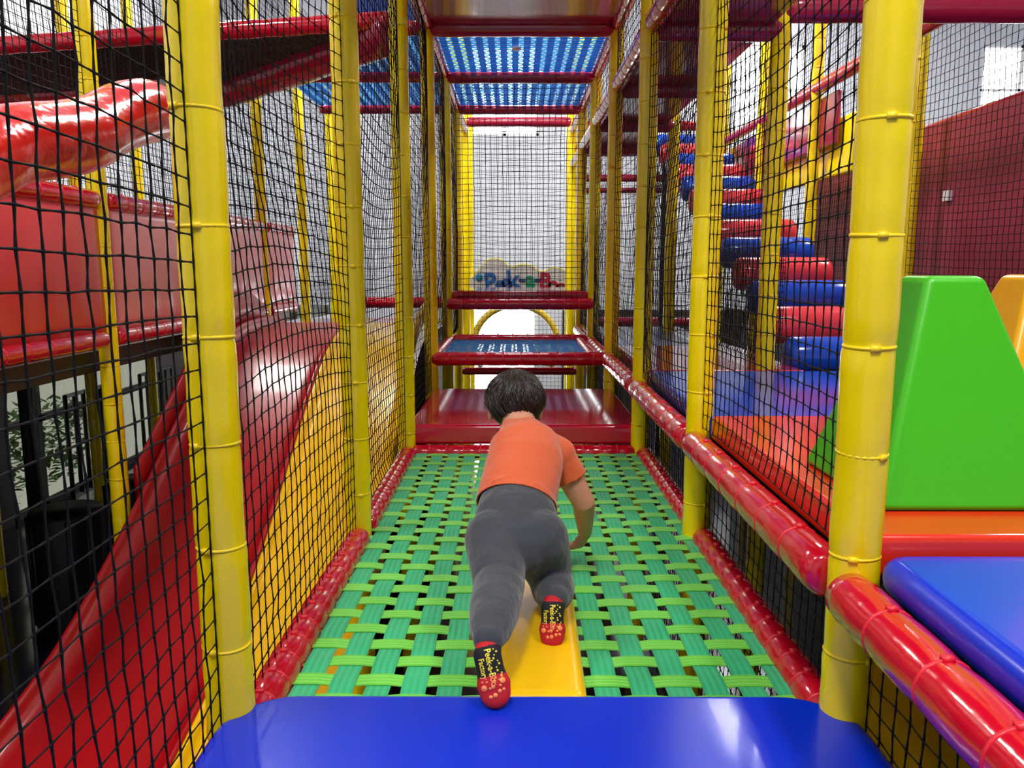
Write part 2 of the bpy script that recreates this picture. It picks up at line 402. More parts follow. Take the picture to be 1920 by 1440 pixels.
# ceiling lamps
def lamp(x, y, k, label, sx=.6, sy=1.2):
    root = empty('ceiling_lamp', (x, y, ZC)); tag(root, label, 'lamp', 'ceiling lamps')
    m = MB(); m.box(-sx/2-.04, sx/2+.04, -sy/2-.04, sy/2+.04, -.06, 0); m.build('housing', WHT, root, smooth=False)
    m = MB(); m.box(-sx/2, sx/2, -sy/2, sy/2, -.075, -.06); m.build('diffuser', emit('lamp_diffuser', (255, 250, 240), k), root, smooth=False)
    l = bpy.data.lights.new('lamp_light', 'AREA'); l.shape = 'RECTANGLE'; l.size = sx; l.size_y = sy; l.energy = 75*k; l.color = (1, .975, .93)
    o = bpy.data.objects.new('lamp_light', l); C.objects.link(o); o.parent = root; o.location = (0, 0, -.09)
lamp(-.5, -1.1, 2.4, 'ceiling lamp above the near end of the corridor')
lamp(1.9, .2, 1.5, 'ceiling lamp above the green pyramid')
lamp(-2.6, 1.2, 1.2, 'ceiling lamp above the lower end of the red slide')
lamp(-3.0, 7.2, 2.6, 'ceiling lamp above the upper end of the slide')
lamp(4.6, 5.0, 3.4, 'ceiling lamp beyond the maroon wall')
lamp(0.06, 5.9, 2.4, 'added lamp backlighting the blue webbing ceiling')  # lamp added to shine through the webbing from above
lamp(2.8, 8.8, 2.6, 'ceiling lamp by the second high window')

# ================================================================== STRUCTURE: posts
XA, XB = -.535, .62
ROW = [1.35+1.2*i for i in range(7)]
ordn = ['first', 'second', 'third', 'fourth', 'fifth', 'sixth', 'last']
for i, y in enumerate(ROW):
    post(XA, y, 'yellow padded post, %s from the blue mat, between corridor and slides' % ordn[i], ties=y < 7)
    post(XB, y, 'yellow padded post, %s from the blue mat, between corridor and mat deck' % ordn[i], ties=y < 7, R=.0445)
XS = -1.98
for i, y in enumerate(ROW[2:]):
    post(XS, y, 'yellow padded post, %s of the row on the outer side of the red slide' % ordn[i], ties=y < 5)
for i, y in enumerate([4.7, 5.95, 6.95, 8.1]):
    post(-3.3, y, 'yellow padded post in front of the white side wall, %s in from the camera' % ordn[i], ties=False)
XT = 1.22
for i, y in enumerate(ROW[1:6]):
    post(XT, y, 'yellow padded post, %s of the row between mat deck and roller stairs' % ordn[i], ties=y < 5, z0=.42 if y < 3 else ZF)
for i, (x, y) in enumerate([(2.09, 5.6), (2.09, 6.8), (2.09, 8.0)]):
    post(x, y, 'yellow padded post by the maroon wall side of the stairs, %s up the flight' % ordn[i], ties=y < 6, R=.04)
post(2.46, 4.9, 'thin yellow post standing against the maroon wall', ties=False, R=.03)
post(-.54, 9.75, 'yellow post beside the cloud sign, on the slide side', ties=False, R=.03)
post(.63, 9.3, 'yellow post beside the cloud sign, under the white window', ties=False, R=.03)

# rails along the woven bed (straps wrap round them)
for nm, x in (('slide', XA), ('mat deck', XB)):
    rail((x+(.01 if x < 0 else .015), ROW[0]+.045, 0), (x+(.01 if x < 0 else .015), ROW[1]-.045, 0), 'red padded rail of the green woven bed, near half, %s side' % nm, R=.042, step=.085, pinch=.9)
    rail((x+(.01 if x < 0 else .015), ROW[1]+.045, 0), (x+(.01 if x < 0 else .015), ROW[2]-.045, 0), 'red padded rail of the green woven bed, far half, %s side' % nm, R=.042, step=.085, pinch=.9)
rail((XA+.05, ROW[0]+.02, -.045), (XB-.05, ROW[0]+.02, -.045), 'red padded cross rail under the front edge of the blue mat', R=.035, step=.085)
rail((XA+.03, ROW[2]-.015, .0), (XB-.03, ROW[2]-.015, .0), 'red padded cross rail at the far end of the green woven bed', R=.038, step=.085, pinch=.9)

# green woven bed
lng = frange(XA+.085, XB-.05, .081)
lng = [x + (.022 if x > -.09 else -.004) for x in lng]
web_deck('green woven strap bed the child crawls over', XA+.01, XB, ROW[0]+.03, ROW[2]-.03, 0, lng, frange(ROW[0]+.08, ROW[2]-.07, .0845), STL, STG, .055, .046, sag=.012, amp=.0019)

# mats and stepped decks ahead
mat_pad('crash_mat', 'blue mat in the foreground under the child\'s rear foot', XA-.01, XB+.02, -.25, 1.405, .0, .082, BLUE, cr=.13, er=.022)
mat_pad('landing_mat', 'red landing mat beyond the green woven bed', XA+.005, XB+.01, ROW[2]+.0, ROW[3]-.02, .035, .135, REDM, cr=.03, er=.02)
YW0, YW1 = ROW[3], ROW[4]
for x, nm in ((XA+.02, 'slide'), (XB-.115, 'mat deck')):
    rail((x, YW0+.045, .33), (x, YW1-.045, .33), 'red padded side rail of the blue woven step, %s side' % nm, R=.04, step=.085, pinch=.9)
rail((XA+.0, YW0-.01, .325), (XB+.0, YW0-.01, .325), 'red padded front rail of the blue woven step', R=.044, step=.12)
rail((XA+.05, YW1-.06, .345), (XB-.05, YW1-.06, .345), 'red padded rear rail of the blue woven step', R=.04, step=.12)
web_deck('blue woven strap step above the red landing mat', XA+.03, XB-.12, YW0+.03, YW1-.08, .345, frange(XA+.09, XB-.18, .078), frange(YW0+.07, YW1-.14, .05), STB2, STB, .045, .036, group='blue woven strap decks')
rail((XA+.0, YW1-.02, .625), (XB+.0, YW1-.02, .625), 'red padded rail under the front of the topmost red mat step', R=.048, step=.12)
mat_pad('landing_mat', 'red mat step in front of the cloud sign, highest in the corridor', XA+.04, XB-.04, YW1-.03, ROW[5]-.05, .66, .725, REDM)
rail((XA+.06, ROW[4]+.8, -.02), (XB-.06, ROW[4]+.8, -.02), 'red padded low rail below the bright doorway', R=.035, step=.12, ties=False)

# overhead
ZT = 2.35
mat_pad('ceiling_mat', 'red mat overhead at the top edge of the view, before the blue webbing', XA+.03, XB-.03, ROW[2]+.03, ROW[3]-.03, ZT+.0, ZT+.07, DREDR)
mat_pad('ceiling_mat', 'red mat overhead above the child', XA+.03, XB-.03, ROW[0]+.05, ROW[2]-.03, ZT+.0, ZT+.07, DREDR)
for i in (3, 4, 5, 6):
    rail((XA+.02, ROW[i], ZT-.01 if i < 6 else ZT+.09), (XB-.02, ROW[i], ZT-.01 if i < 6 else ZT+.09), 'dark red padded overhead cross beam, %s from the camera' % ordn[i-3], R=.052, step=.3, ties=False, m=DREDR, group='overhead cross beams')
    if i in (3, 4, 5):
        rail((XS+.2, ROW[i], ZT-.01), (XA-.03, ROW[i], ZT-.01), 'dark red overhead beam above the slide, %s from the camera' % ordn[i-3], R=.045, step=.3, ties=False, m=DREDR, group='overhead cross beams')
for i in range(1, 6):
    for x, nm in ((XA, 'slide'), (XB, 'mat deck')):
        rail((x, ROW[i]+.045, ZT), (x, ROW[i+1]-.045, ZT), 'glossy red overhead side rail, %s bay from the camera, %s side' % (ordn[i-1], nm), R=.042, step=.14, ties=i < 4, group='overhead side rails')
for i in (3, 4):
    web_deck('blue woven strap ceiling over the corridor, %s the middle cross beam' % ('before' if i == 3 else 'behind'), XA+.04, XB-.04, ROW[i]+.05, ROW[i+1]-.05, ZT+.01, frange(XA+.07, XB-.07, .078), frange(ROW[i]+.09, ROW[i+1]-.09, .052), STB2, STB, .046, .030, group='blue woven strap decks')
    web_deck('blue woven strap ceiling over the slide platform, %s the dark beam' % ('before' if i == 3 else 'behind'), XS+.2, XA-.05, ROW[i]+.05, ROW[i+1]-.05, ZT+.01, frange(XS+.24, XA-.1, .08), frange(ROW[i]+.09, ROW[i+1]-.09, .056), STB2, STB, .046, .034, group='blue woven strap decks')
# smoke-detector like fitting hanging below the webbing
m = MB(); m.tube([(0, 0, 0), (0, 0, -.02)], .03); o = m.build('ceiling_fitting', WHT, loc=(.012, 5.35, ZT-.01)); tag(o, 'small white round fitting under the blue webbing ceiling', 'fitting')

# ================================================================== RIGHT DECK
ZR = .345
for i, (a, b) in enumerate([(.05, ROW[0]-.04)] + [(ROW[k]+.04, ROW[k+1]-.04) for k in range(5)]):
    lab = ['glossy red padded rail in the corner below the near blue deck mat', 'glossy red padded rail beside the green woven bed, from the big yellow post', 'glossy red padded rail beside the far half of the green woven bed',
           'glossy red padded rail beside the red landing mat', 'glossy red padded rail beside the blue woven step', 'glossy red padded rail beside the highest mat step'][i]
    rail((XB-.026, a, ZR-.02), (XB-.026, b, ZR-.02), lab, R=.047, step=.15, pinch=.93)
XM = 2.45
mat_pad('deck_mat', 'blue deck mat in front of the green pyramid', XB+.022, XM, -.1, 1.325, .33, .4, BLUE, cr=.05, er=.03, group='deck mats')
mat_pad('deck_mat', 'orange-red deck mat under the green pyramid', XB+.022, XM, 1.335, 2.49, .345, .425, ORED, cr=.02, er=.014, group='deck mats')
mat_pad('deck_mat', 'blue deck mat at the foot of the roller stairs', XB+.022, XM, 2.50, 3.68, .345, .415, BLUD, cr=.02, er=.014, group='deck mats')
mat_pad('deck_mat', 'red deck mat alongside the roller stairs', XB+.022, 1.40, 3.69, 4.9, .345, .415, REDM, cr=.02, er=.014, group='deck mats')
mat_pad('deck_mat', 'furthest blue-grey deck mat behind the red one', XB+.022, 1.40, 4.91, 6.6, .345, .41, mat('slate_blue_vinyl', (110, 130, 178), .25, coat=.3), cr=.02, er=.014, group='deck mats')
m = MB(); m.box(XM+.03, XM+.06, -.1, 8.6, ZF, .30); o = m.build('added_dark_skirt', BLK, smooth=False); tag(o, 'black skirt added to darken the space below the deck, under the maroon wall', 'skirt')  # black sheet added so the space below the deck reads dark
m = MB(); m.box(XB+.06, XR, YB-.02, YB-.001, ZF, .32); o = m.build('trim_1', WALD, smooth=False); struct(o)
m = MB(); m.box(XB+.03, XM, -.1, 3.68, .30, .328); o = m.build('deck_board', BLK, smooth=False); tag(o, 'black deck board carrying the mats on the pyramid side', 'board')
m = MB(); m.box(.82, .88, -.2, 1.74, ZF, .29); o = m.build('vinyl_barrier', mat('mustard_vinyl', (206, 170, 8), .3, bump=.3, bscale=5, coat=.2), smooth=False); tag(o, 'yellow padded panel behind net under the near blue deck mat', 'barrier')

def frustum(name, label, bx0, bx1, by0, by1, tx0, tx1, ty0, ty1, z0, z1, m_, r=.016):
    bm = bmesh.new(); cx, cy = (bx0+bx1)/2, (by0+by1)/2
    b = [bm.verts.new((x-cx, y-cy, 0)) for x, y in ((bx0, by0), (bx1, by0), (bx1, by1), (bx0, by1))]
    t = [bm.verts.new((x-cx, y-cy, z1-z0)) for x, y in ((tx0, ty0), (tx1, ty0), (tx1, ty1), (tx0, ty1))]
    bm.faces.new(b[::-1]); bm.faces.new(t)
    for i in range(4): bm.faces.new((b[i], b[(i+1) % 4], t[(i+1) % 4], t[i]))
    bmesh.ops.bevel(bm, geom=bm.edges[:]+bm.verts[:], offset=r, segments=4, profile=.5, affect='EDGES')
    me = bpy.data.meshes.new(name); bm.to_mesh(me); bm.free(); me.materials.append(m_)
    for p in me.polygons: p.use_smooth = True
    o = link(me, name, None, (cx, cy, z0))
    mod = o.modifiers.new('weighted', 'WEIGHTED_NORMAL'); mod.keep_sharp = False
    return tag(o, label, 'soft play block', 'soft pyramid blocks')
frustum('foam_pyramid', 'lime green foam pyramid with a flat top', .715, 1.13, 1.47, 1.87, .845, .965, 1.60, 1.72, .425, .885, GRN)
frustum('foam_pyramid', 'amber foam pyramid, cut off by the edge of the photo', 1.08, 1.56, 1.72, 2.15, 1.24, 1.40, 1.88, 2.0, .425, .885, ORG)

# roller stairs
NS = 13
STAIR = empty('roller_stairs', (1.41, 3.75, .42)); tag(STAIR, 'climbing stairs of alternating blue and red cushioned rollers', 'stairs')
for k in range(NS):
    y = 3.98+.335*k; z = .45+.139*k; x0, x1 = 1.39, 2.01; R = .104
    mb = MB(); pts, rr = [], []
    for t, q in ((0, .05), (.006, .5), (.02, .78), (.045, .94), (.08, 1), (.3, 1.0), (.5, 1.01)):
        pts.append((t*(x1-x0), 0, 0)); rr.append(R*q)
    for t, q in reversed([(0, .05), (.006, .5), (.02, .78), (.045, .94), (.08, 1), (.3, 1.0)]):
        pts.append(((1-t)*(x1-x0), 0, 0)); rr.append(R*q)
    mb.tube(pts, rr, 28); o = mb.build('step', BLUD if k % 2 == 0 else PINK, STAIR, loc=(x0-1.41, y-3.75, z-.42)); o['label'] = ('blue' if k % 2 == 0 else 'red')+' cushioned roller step'
bm_ = MB(); bm_.add([(x-1.41, y-3.75, z-.42) for x, y, z in ((1.5, 3.8, .30), (2.0, 3.8, .30), (2.0, 8.2, 2.08), (1.5, 8.2, 2.08), (1.5, 3.8, .36), (2.0, 3.8, .36), (2.0, 8.2, 2.14), (1.5, 8.2, 2.14))],
    [(0, 3, 2, 1), (4, 5, 6, 7), (0, 1, 5, 4), (2, 3, 7, 6), (0, 4, 7, 3), (1, 2, 6, 5)])
bm_.build('ramp', BLK, STAIR, smooth=False)
m = MB(); m.box(.05, .11, 4.1, 4.16, ZF-.42, 1.62); m.box(.52, .58, 4.1, 4.16, ZF-.42, 1.62); m.build('stand', BLK, STAIR, smooth=False)
# side of stair: drooping black netting beside the rollers
rail((2.09, 3.9, 2.12), (2.09, 7.9, 2.14), 'red padded handrail high beside the roller stairs', R=.045, step=.16)
mat_pad('stair_guard', 'dark red guard panel under the high handrail of the stairs', 2.11, 2.15, 5.3, 7.9, 1.72, 2.06, DREDR, cr=.02, er=.01, cat='panel')
mat_pad('stair_guard', 'bright yellow padded guard beside the top of the roller stairs', 2.17, 2.22, 5.15, 7.6, 1.52, 1.90, mat('lemon_vinyl', (255, 232, 0), .3, coat=.3), cr=.02, er=.02, cat='panel')
m = MB(); m.add([(2.6, 2.2, -1.1), (2.66, 2.2, -1.1), (2.66, 7.1, -1.1), (2.6, 7.1, -1.1), (2.6, 2.2, 1.78), (2.66, 2.2, 1.78), (2.66, 7.1, 1.78), (2.6, 7.1, 1.78)],
    [(0, 3, 2, 1), (4, 5, 6, 7), (0, 1, 5, 4), (2, 3, 7, 6), (0, 4, 7, 3), (1, 2, 6, 5)])
o = m.build('maroon_barrier', DRED, smooth=False); tag(o, 'tall maroon fabric barrier wall behind the green pyramid', 'barrier')
m = MB(); m.tube([(2.63, 2.2, 1.79), (2.63, 7.1, 1.79)], .018); m.build('top_piping', RED, o)
m = MB(); m.box(2.575, 2.6, 4.72, 4.78, 1.30, 1.36); m2 = m.build('switch_plate', WHT, smooth=False); tag(m2, 'small white plate on the maroon barrier', 'plate')

# deck overhead on the right, Z = 2.0
for i in range(1, 6):
    rail((XB+.01, ROW[i]+.045, 2.0), (XB+.01, ROW[i+1]-.045, 2.0), 'glossy red lower overhead rail of the mat deck, %s bay from the camera' % ordn[i-1], R=.046, step=.14, ties=i < 4, group='overhead side rails')
    if i < 5:
        mat_pad('ceiling_mat', 'dark red mat overhead above the mat deck, %s bay' % ordn[i-1], XB+.05, XT-.03, ROW[i]+.03, ROW[i+1]-.03, 2.0, 2.07, DREDR)
        rail((XB+.03, ROW[i+1], 1.98), (XT, ROW[i+1], 1.98), 'dark red overhead cross beam of the mat deck, %s bay' % ordn[i-1], R=.05, step=.3, ties=False, m=DREDR, group='overhead cross beams')
rail((XT, ROW[2], 2.07), (2.4, ROW[2], 2.07), 'dark red overhead beam above the roller stairs', R=.06, step=.3, ties=False, m=DREDR, group='overhead cross beams')
rail((2.46, 4.9, 2.62), (2.46, 1.6, 2.62), 'red padded rail high above the maroon barrier', R=.04, step=.2)
for z, R, mm, nm in ((2.40, .05, RED, 'topmost'), (2.16, .075, DREDR, 'second'), (1.86, .04, DREDR, 'third'), (1.73, .03, DREDR, 'lowest')):
    rail((XB+.05, 8.55, z), (2.0, 8.55, z), 'red cross rail in front of the back wall by the stairs top, %s of four' % nm, R=R, step=.3, ties=False, m=mm, group='back cross rails')
rail((XB+.05, 8.55, .32), (2.0, 8.55, .32), 'dark padded low rail behind the mat deck', R=.05, step=.3, ties=False, m=DREDR, group='back cross rails')

# ================================================================== LEFT SIDE: slides
def slide_profile():
    return [(6.2, .47), (5.6, .47), (5.25, .44), (4.9, .35), (4.6, .21), (4.3, .04), (4.0, -.15), (3.7, -.34), (3.4, -.51), (3.1, -.66), (2.8, -.77), (2.4, -.86), (1.9, -.91), (1.3, -.93), (.6, -.94)]
def catmull(pts, n=5):
    out = []
    for i in range(len(pts)-1):
        p = [pts[max(0, i-1)], pts[i], pts[i+1], pts[min(len(pts)-1, i+2)]]
        for k in range(n):
            t = k/n; q = []
            for a in range(len(pts[0])):
                q.append(.5*((2*p[1][a])+(-p[0][a]+p[2][a])*t+(2*p[0][a]-5*p[1][a]+4*p[2][a]-p[3][a])*t*t+(-p[0][a]+3*p[1][a]-3*p[2][a]+p[3][a])*t**3))
            out.append(q)
    out.append(list(pts[-1])); return out
def lane(name, label, xl, xr, hl, hr, m_, ext=0):
    prof = catmull(slide_profile(), 5); cs = []
    nb = 8
    # cross-section across x: (x, dz) upper side then lower side
    up_ = [(xl, hl-.01), (xl+.012, hl), (xl+.028, hl-.012)]
    for i in range(1, 6): a = PI/2*i/5; up_.append((xl+.028+.07*(1-math.cos(a)) , max(0, (hl-.012)*(1-math.sin(a)))))
    for i in range(5, 0, -1): a = PI/2*i/5; up_.append((xr-.028-.07*(1-math.cos(a)), max(0, (hr-.012)*(1-math.sin(a)))))
    up_ += [(xr-.028, hr-.012), (xr-.012, hr), (xr, hr-.01)]
    lo = [(xr, -.03), (xl, -.03)]
    cs = up_+lo; n = len(cs); mb = MB(); vs = []
    for y, z in prof:
        for x, dz in cs: vs.append((x, y, z+dz))
    fs = [(i*n+k, i*n+(k+1) % n, (i+1)*n+(k+1) % n, (i+1)*n+k) for i in range(len(prof)-1) for k in range(n)]
    fs += [tuple(range(n)), tuple((len(prof)-1)*n+k for k in range(n-1, -1, -1))]
    mb.add(vs, fs); o = mb.build(name, m_, clean=True)
    return tag(o, label, 'slide', 'slide lanes')
lane('slide', 'wide glossy red slide lane beside the guard panels', -1.9, -1.2, .07, .045, SLR)
lane('slide', 'yellow slide lane next to the woven corridor', -1.195, -.62, .05, .20, YPL)
# curved hood at the slide entrance
mb = MB(); arc = [(5.9, .62), (5.6, .72), (5.3, .70), (4.95, .60), (4.6, .42), (4.3, .22), (4.05, .06), (3.8, -.1)]
arc = catmull(arc, 4); vs = []
base = dict()
pr = catmull(slide_profile(), 8)
def zat(y): return min(pr, key=lambda q: abs(q[0]-y))[1]
for y, z in arc: vs += [(-1.93, y, zat(y)-.02), (-1.93, y, z), (-1.915, y, z+.012), (-1.90, y, z), (-1.90, y, zat(y)-.02)]
n = 5; fs = [(i*n+k, i*n+(k+1) % n, (i+1)*n+(k+1) % n, (i+1)*n+k) for i in range(len(arc)-1) for k in range(n)]
mb.add(vs, fs+[tuple(range(n)), tuple((len(arc)-1)*n+k for k in range(n-1, -1, -1))]); o = mb.build('slide_hood', SLR, clean=True); tag(o, 'curved red side wall at the top of the red slide', 'slide wall')
mat_pad('landing_mat', 'pinkish red platform mat at the top of the slides', -1.9, -.62, 6.21, 6.75, .40, .47, REDM)
# guard panels on the outer side of the slide
def guard(y0, y1, label, m_, zt=1.2, zb=.60, sub=0):
    root = empty('guard_barrier', (XS, (y0+y1)/2, zb)); tag(root, label, 'guard panel', 'guard panels')
    L = y1-y0; mb = MB(); nx, nz = 28, 12; vs = []
    for i in range(nx+1):
        for j in range(nz+1):
            u, v = i/nx, j/nz; e = math.sin(PI*u)**.4*math.sin(PI*v)**.6
            vs.append((.02+.022*e+.004*math.sin(u*38+math.sin(v*5)*2)*(1-v)**2, (u-.5)*L, v*(zt-zb)))
    fs = [(i*(nz+1)+j, (i+1)*(nz+1)+j, (i+1)*(nz+1)+j+1, i*(nz+1)+j+1) for i in range(nx) for j in range(nz)]
    o0 = len(vs); vs2 = [(-.02, v[1], v[2]) for v in vs]; fs2 = [tuple(o0+k for k in f[::-1]) for f in fs]
    bd = [i*(nz+1) for i in range(nx+1)] + [nx*(nz+1)+j for j in range(1, nz+1)] + [i*(nz+1)+nz for i in range(nx-1, -1, -1)] + [j for j in range(nz-1, 0, -1)]
    fs3 = [(bd[k], o0+bd[k], o0+bd[(k+1) % len(bd)], bd[(k+1) % len(bd)]) for k in range(len(bd))]
    mb.add(vs+vs2, fs+fs2+fs3); mb.build('padding', m_, root, clean=True)
    for z, nm in ((zt+.02, 'top_rail'), (zb-.035, 'bottom_rail')):
        mb = MB(); tp = sleeve(mb, (.01, -L/2, z-zb), (.01, L/2, z-zb), .042, .16, .93); r_ = mb.build(nm, RED, root)
        for q in tp: link(tie_mesh(.04, 'y', RTIE, 'r', .0042), 'cable_tie', r_, q)
PNK = mat('pale_red_vinyl', (236, 142, 146), .3, bump=.15, bscale=3, coat=.25)
guard(2.45, 3.70, 'red guard panel between red rails, nearest, before the outer yellow post', REDP)
guard(3.80, 4.90, 'pinkish guard panel between the yellow posts beside the red slide', PNK)
guard(5.0, 6.1, 'pinkish guard panel second behind the outer yellow post', PNK)
guard(6.2, 6.95, 'short pinkish guard panel at the far end of the row', PNK)
m = MB(); m.box(-1.9, -.62, 6.22, 6.74, ZF, .395); o = m.build('platform_base', BLK, smooth=False); tag(o, 'black base under the platform mat at the top of the slides', 'platform')
rail((-1.9, 8.5, .53), (XA-.05, 8.5, .53), 'red padded rail crossing behind the slide platform', R=.06, step=.2)
# deck behind the guards, dark below
m = MB(); m.box(-4.05, -2.05, 2.0, 8.6, .40, .50); o = m.build('upper_deck', BLK, smooth=False); tag(o, 'dark deck behind the red guard panels', 'deck')
mat_pad('guard_bolster', 'red padded bolster on the deck behind the guard panels', -3.25, -3.05, 3.6, 6.5, .5, 1.42, REDP, cr=.08, er=.08, cat='bolster')
# barred gate and drums under the deck
def gate(y0, y1, label, x=-3.9, z0=-1.1, z1=-.2, n=7, m_=None):
    root = empty('barred_gate', (x, (y0+y1)/2, ZF)); tag(root, label, 'gate', 'barred gates'); m_ = m_ or mat('gate_grey_metal', (60, 62, 58), .4, metal=.6)
    L = y1-y0
    for z in (z0-ZF, z1-ZF):
        mb = MB(); mb.box(-.015, .015, -L/2, L/2, z-.015, z+.015); mb.build('gate_rail', m_, root, smooth=False)
    for i in range(n):
        mb = MB(); y = -L/2+L*i/(n-1); mb.tube([(0, y, 0 if i in (0, n-1) else z0-ZF), (0, y, z1-ZF+.01)], .02, 8); mb.build('bar', m_, root)
gate(6.6, 7.45, 'dark barred gate in front of the low window, nearer one')
gate(7.95, 8.7, 'dark barred gate in front of the low window, farther one', n=6)
for i, (x, y, r, lab) in enumerate([(-2.62, 4.35, .2, 'black ribbed drum under the deck'), (-2.55, 5.0, .17, 'smaller black drum behind the first drum')]):
    mb = MB(); seg = 40; pts = [(0, 0, 0), (0, 0, .03), (0, 0, .66), (0, 0, .69)]
    mb.tube(pts, [r*.97, r, r, r*.96], seg)
    for k in range(12): a = 2*PI*k/12; mb.tube([(r*math.cos(a), r*math.sin(a), .02), (r*math.cos(a), r*math.sin(a), .67)], .01, 6)
    o = mb.build('drum', BLK, loc=(x, y, ZF)); tag(o, lab, 'drum')
mb = MB()
for k in range(900):
    p = Vector((-4.6+random.uniform(-.25, .25), 7.1+random.uniform(-.9, .9), ZF+random.uniform(.05, .75))); a = random.uniform(0, 6.28)
    d = Vector((math.cos(a), math.sin(a), random.uniform(-.2, .8))).normalized()*.12; s_ = d.cross(Vector((0, 0, 1))).normalized()*.03
    mb.add([p, p+d*.5+s_, p+d, p+d*.5-s_], [(0, 1, 2, 3)])
o = mb.build('garden_shrub', LEAF, smooth=False); tag(o, 'green shrub outside the low window', 'shrub', kind='stuff')
for x, y, lab in ((-2.9, 3.3, 'dark support post under the deck, nearest'), (-3.6, 5.6, 'dark support post under the deck, between drum and gates'), (-2.4, 6.3, 'dark support post under the deck behind the red slide'), (-2.7, 7.5, 'dark support post under the deck, farthest')):
    m = MB(); m.tube([(0, 0, 0), (0, 0, 1.57)], .05, 14); o = m.build('support_post', WALD, loc=(x, y, ZF)); tag(o, lab, 'post', 'dark support posts')

# upper left: sloping black mesh walkway with red borders
mb = MB(); ZK = 2.12; q = [(-3.6, 4.2), (-.66, 4.2), (-1.75, 5.2), (-3.6, 5.2)]
root = empty('mesh_walkway', (-2.2, 4.7, ZK-.09)); root.rotation_euler = (0, -.06, 0); tag(root, 'black mesh walkway with red padded borders high above the slides', 'walkway')
def loc_(x, y, z=0): return (x+2.2, y-4.7, z)
nx, ny = 130, 40; vs, fs = [], []
# real open mesh: crossing cords as thin strips
for i in range(ny+1):
    t = i/ny; y = 4.2+t; xr = -.66+(-1.75+.66)*t
    mb.tube([loc_(-3.6, y), loc_(xr, y, .003*math.sin(i))], .0085, 4, cap=False)
for i in range(nx+1):
    x = -3.6+2.94*i/nx; yt = 5.2 if x < -1.75 else 4.2+(-.66-x)/1.09
    if yt > 4.23: mb.tube([loc_(x, 4.2), loc_(x, yt)], .006, 4, cap=False)
mb.build('mesh_sheet', BMESH, root)
mb = MB(); sleeve(mb, loc_(-3.6, 4.18, .03), loc_(-.62, 4.18, .03), .045, .22, .92); mb.build('front_border', RED, root)
mb = MB(); sleeve(mb, loc_(-3.6, 5.08, .0), loc_(-1.95, 5.08, 0), .075, .22, .92); mb.build('rear_border', RED, root)
mb = MB(); sleeve(mb, loc_(-1.95, 5.25, -.02), loc_(-.62, 4.2, -.02), .11, .5, .96); mb.build('diagonal_border', DREDR, root)
# big crumpled red bolster tube
root = empty('bolster_tube', (-1.33, 2.2, 1.27)); tag(root, 'big crumpled red bolster tube behind the near net', 'bolster')
mb = MB(); pts, rr = [], []; N = 34
p0, p1 = Vector((-.03, -.9, -.32)), Vector((.03, .84, .235))
for i in range(N+1):
    t = i/N; e = 1 if t < .86 else max(.5, math.sqrt(max(0, 1-((t-.86)/.15)**2)))
    pts.append(p0.lerp(p1, t)+Vector((0, 0, .012*math.sin(t*17)))); rr.append((.106+.004*math.sin(t*23)+random.uniform(-.003, .003))*e)
mb.tube(pts, rr, 30); mb.build('cover', mat('crumpled_red_vinyl', (232, 28, 20), .22, bump=.55, bscale=11, coat=.6), root)
mb = MB(); mb.tube([p1-(p1-p0)*.02, p1+(p1-p0)*.02], [.1, .085], 24); mb.build('end_cap', BLK, root)
mat_pad('ceiling_mat', 'dark blue mat high above the slide top', -1.2, -.62, 5.0, 6.1, 2.72, 2.78, mat('navy_vinyl', (20, 40, 130), .4))

# ================================================================== SIGN
root = empty('cloud_sign', (0, 9.6, .8)); tag(root, 'cloud-shaped sign reading Peek-a-Boo above a yellow arch', 'sign')
YS = 9.6
def sp(px, py): p = at(px, py, YS); return (p.x, p.z-.8)
top = [(867, 541), (884, 522), (893, 512), (903, 500), (911, 490), (922, 485.5), (934, 485.5), (944, 490), (951, 498), (958, 500.5), (965, 500), (972, 497.5), (982, 496), (993, 497.5), (1001, 501), (1005, 506), (1012, 508.5), (1021, 509), (1028, 504.5), (1040, 502), (1052, 504), (1062, 509), (1070, 513)]
def slab(outline, y0, y1, name, m_, par):
    n = len(outline); vs = [(x, y0, z) for x, z in outline]+[(x, y1, z) for x, z in outline]
    fs = [tuple(range(n)), tuple(range(2*n-1, n-1, -1))]+[(k, n+k, n+(k+1) % n, (k+1) % n) for k in range(n)]
    mb = MB(); mb.add(vs, fs); bmx = mb.build(name, m_, par, smooth=False, clean=True); return bmx
tt = [sp(*q) for q in top]; slab(tt+[sp(1070, 566), sp(867, 566)], -.012, .012, 'board', SIGN, root)
mb = MB(); mb.tube([(x, 0, z) for x, z in tt], .014, 8); mb.build('yellow_edge', SYEL, root)
mb = MB(); cxs, czs = sp(967, 648); R0 = .52
mb.tube([(cxs+R0*math.cos(a), 0, czs+.02+R0*.93*math.sin(a)) for a in [PI*i/30 for i in range(-6, 37)]], .042, 12); mb.build('arch', mat('yellow_arch_foam', (222, 190, 60), .4), root)
def textmesh(body, size, extr=.004, bold=0.0):
    cu = bpy.data.curves.new('t', 'FONT'); cu.body = body; cu.size = size; cu.extrude = extr; cu.offset = bold; cu.align_x = 'CENTER'; cu.resolution_u = 3
    ob = bpy.data.objects.new('t', cu); C.objects.link(ob); dg = bpy.context.evaluated_depsgraph_get(); dg.update()
    me = bpy.data.meshes.new_from_object(ob.evaluated_get(dg)); bpy.data.objects.remove(ob); return me
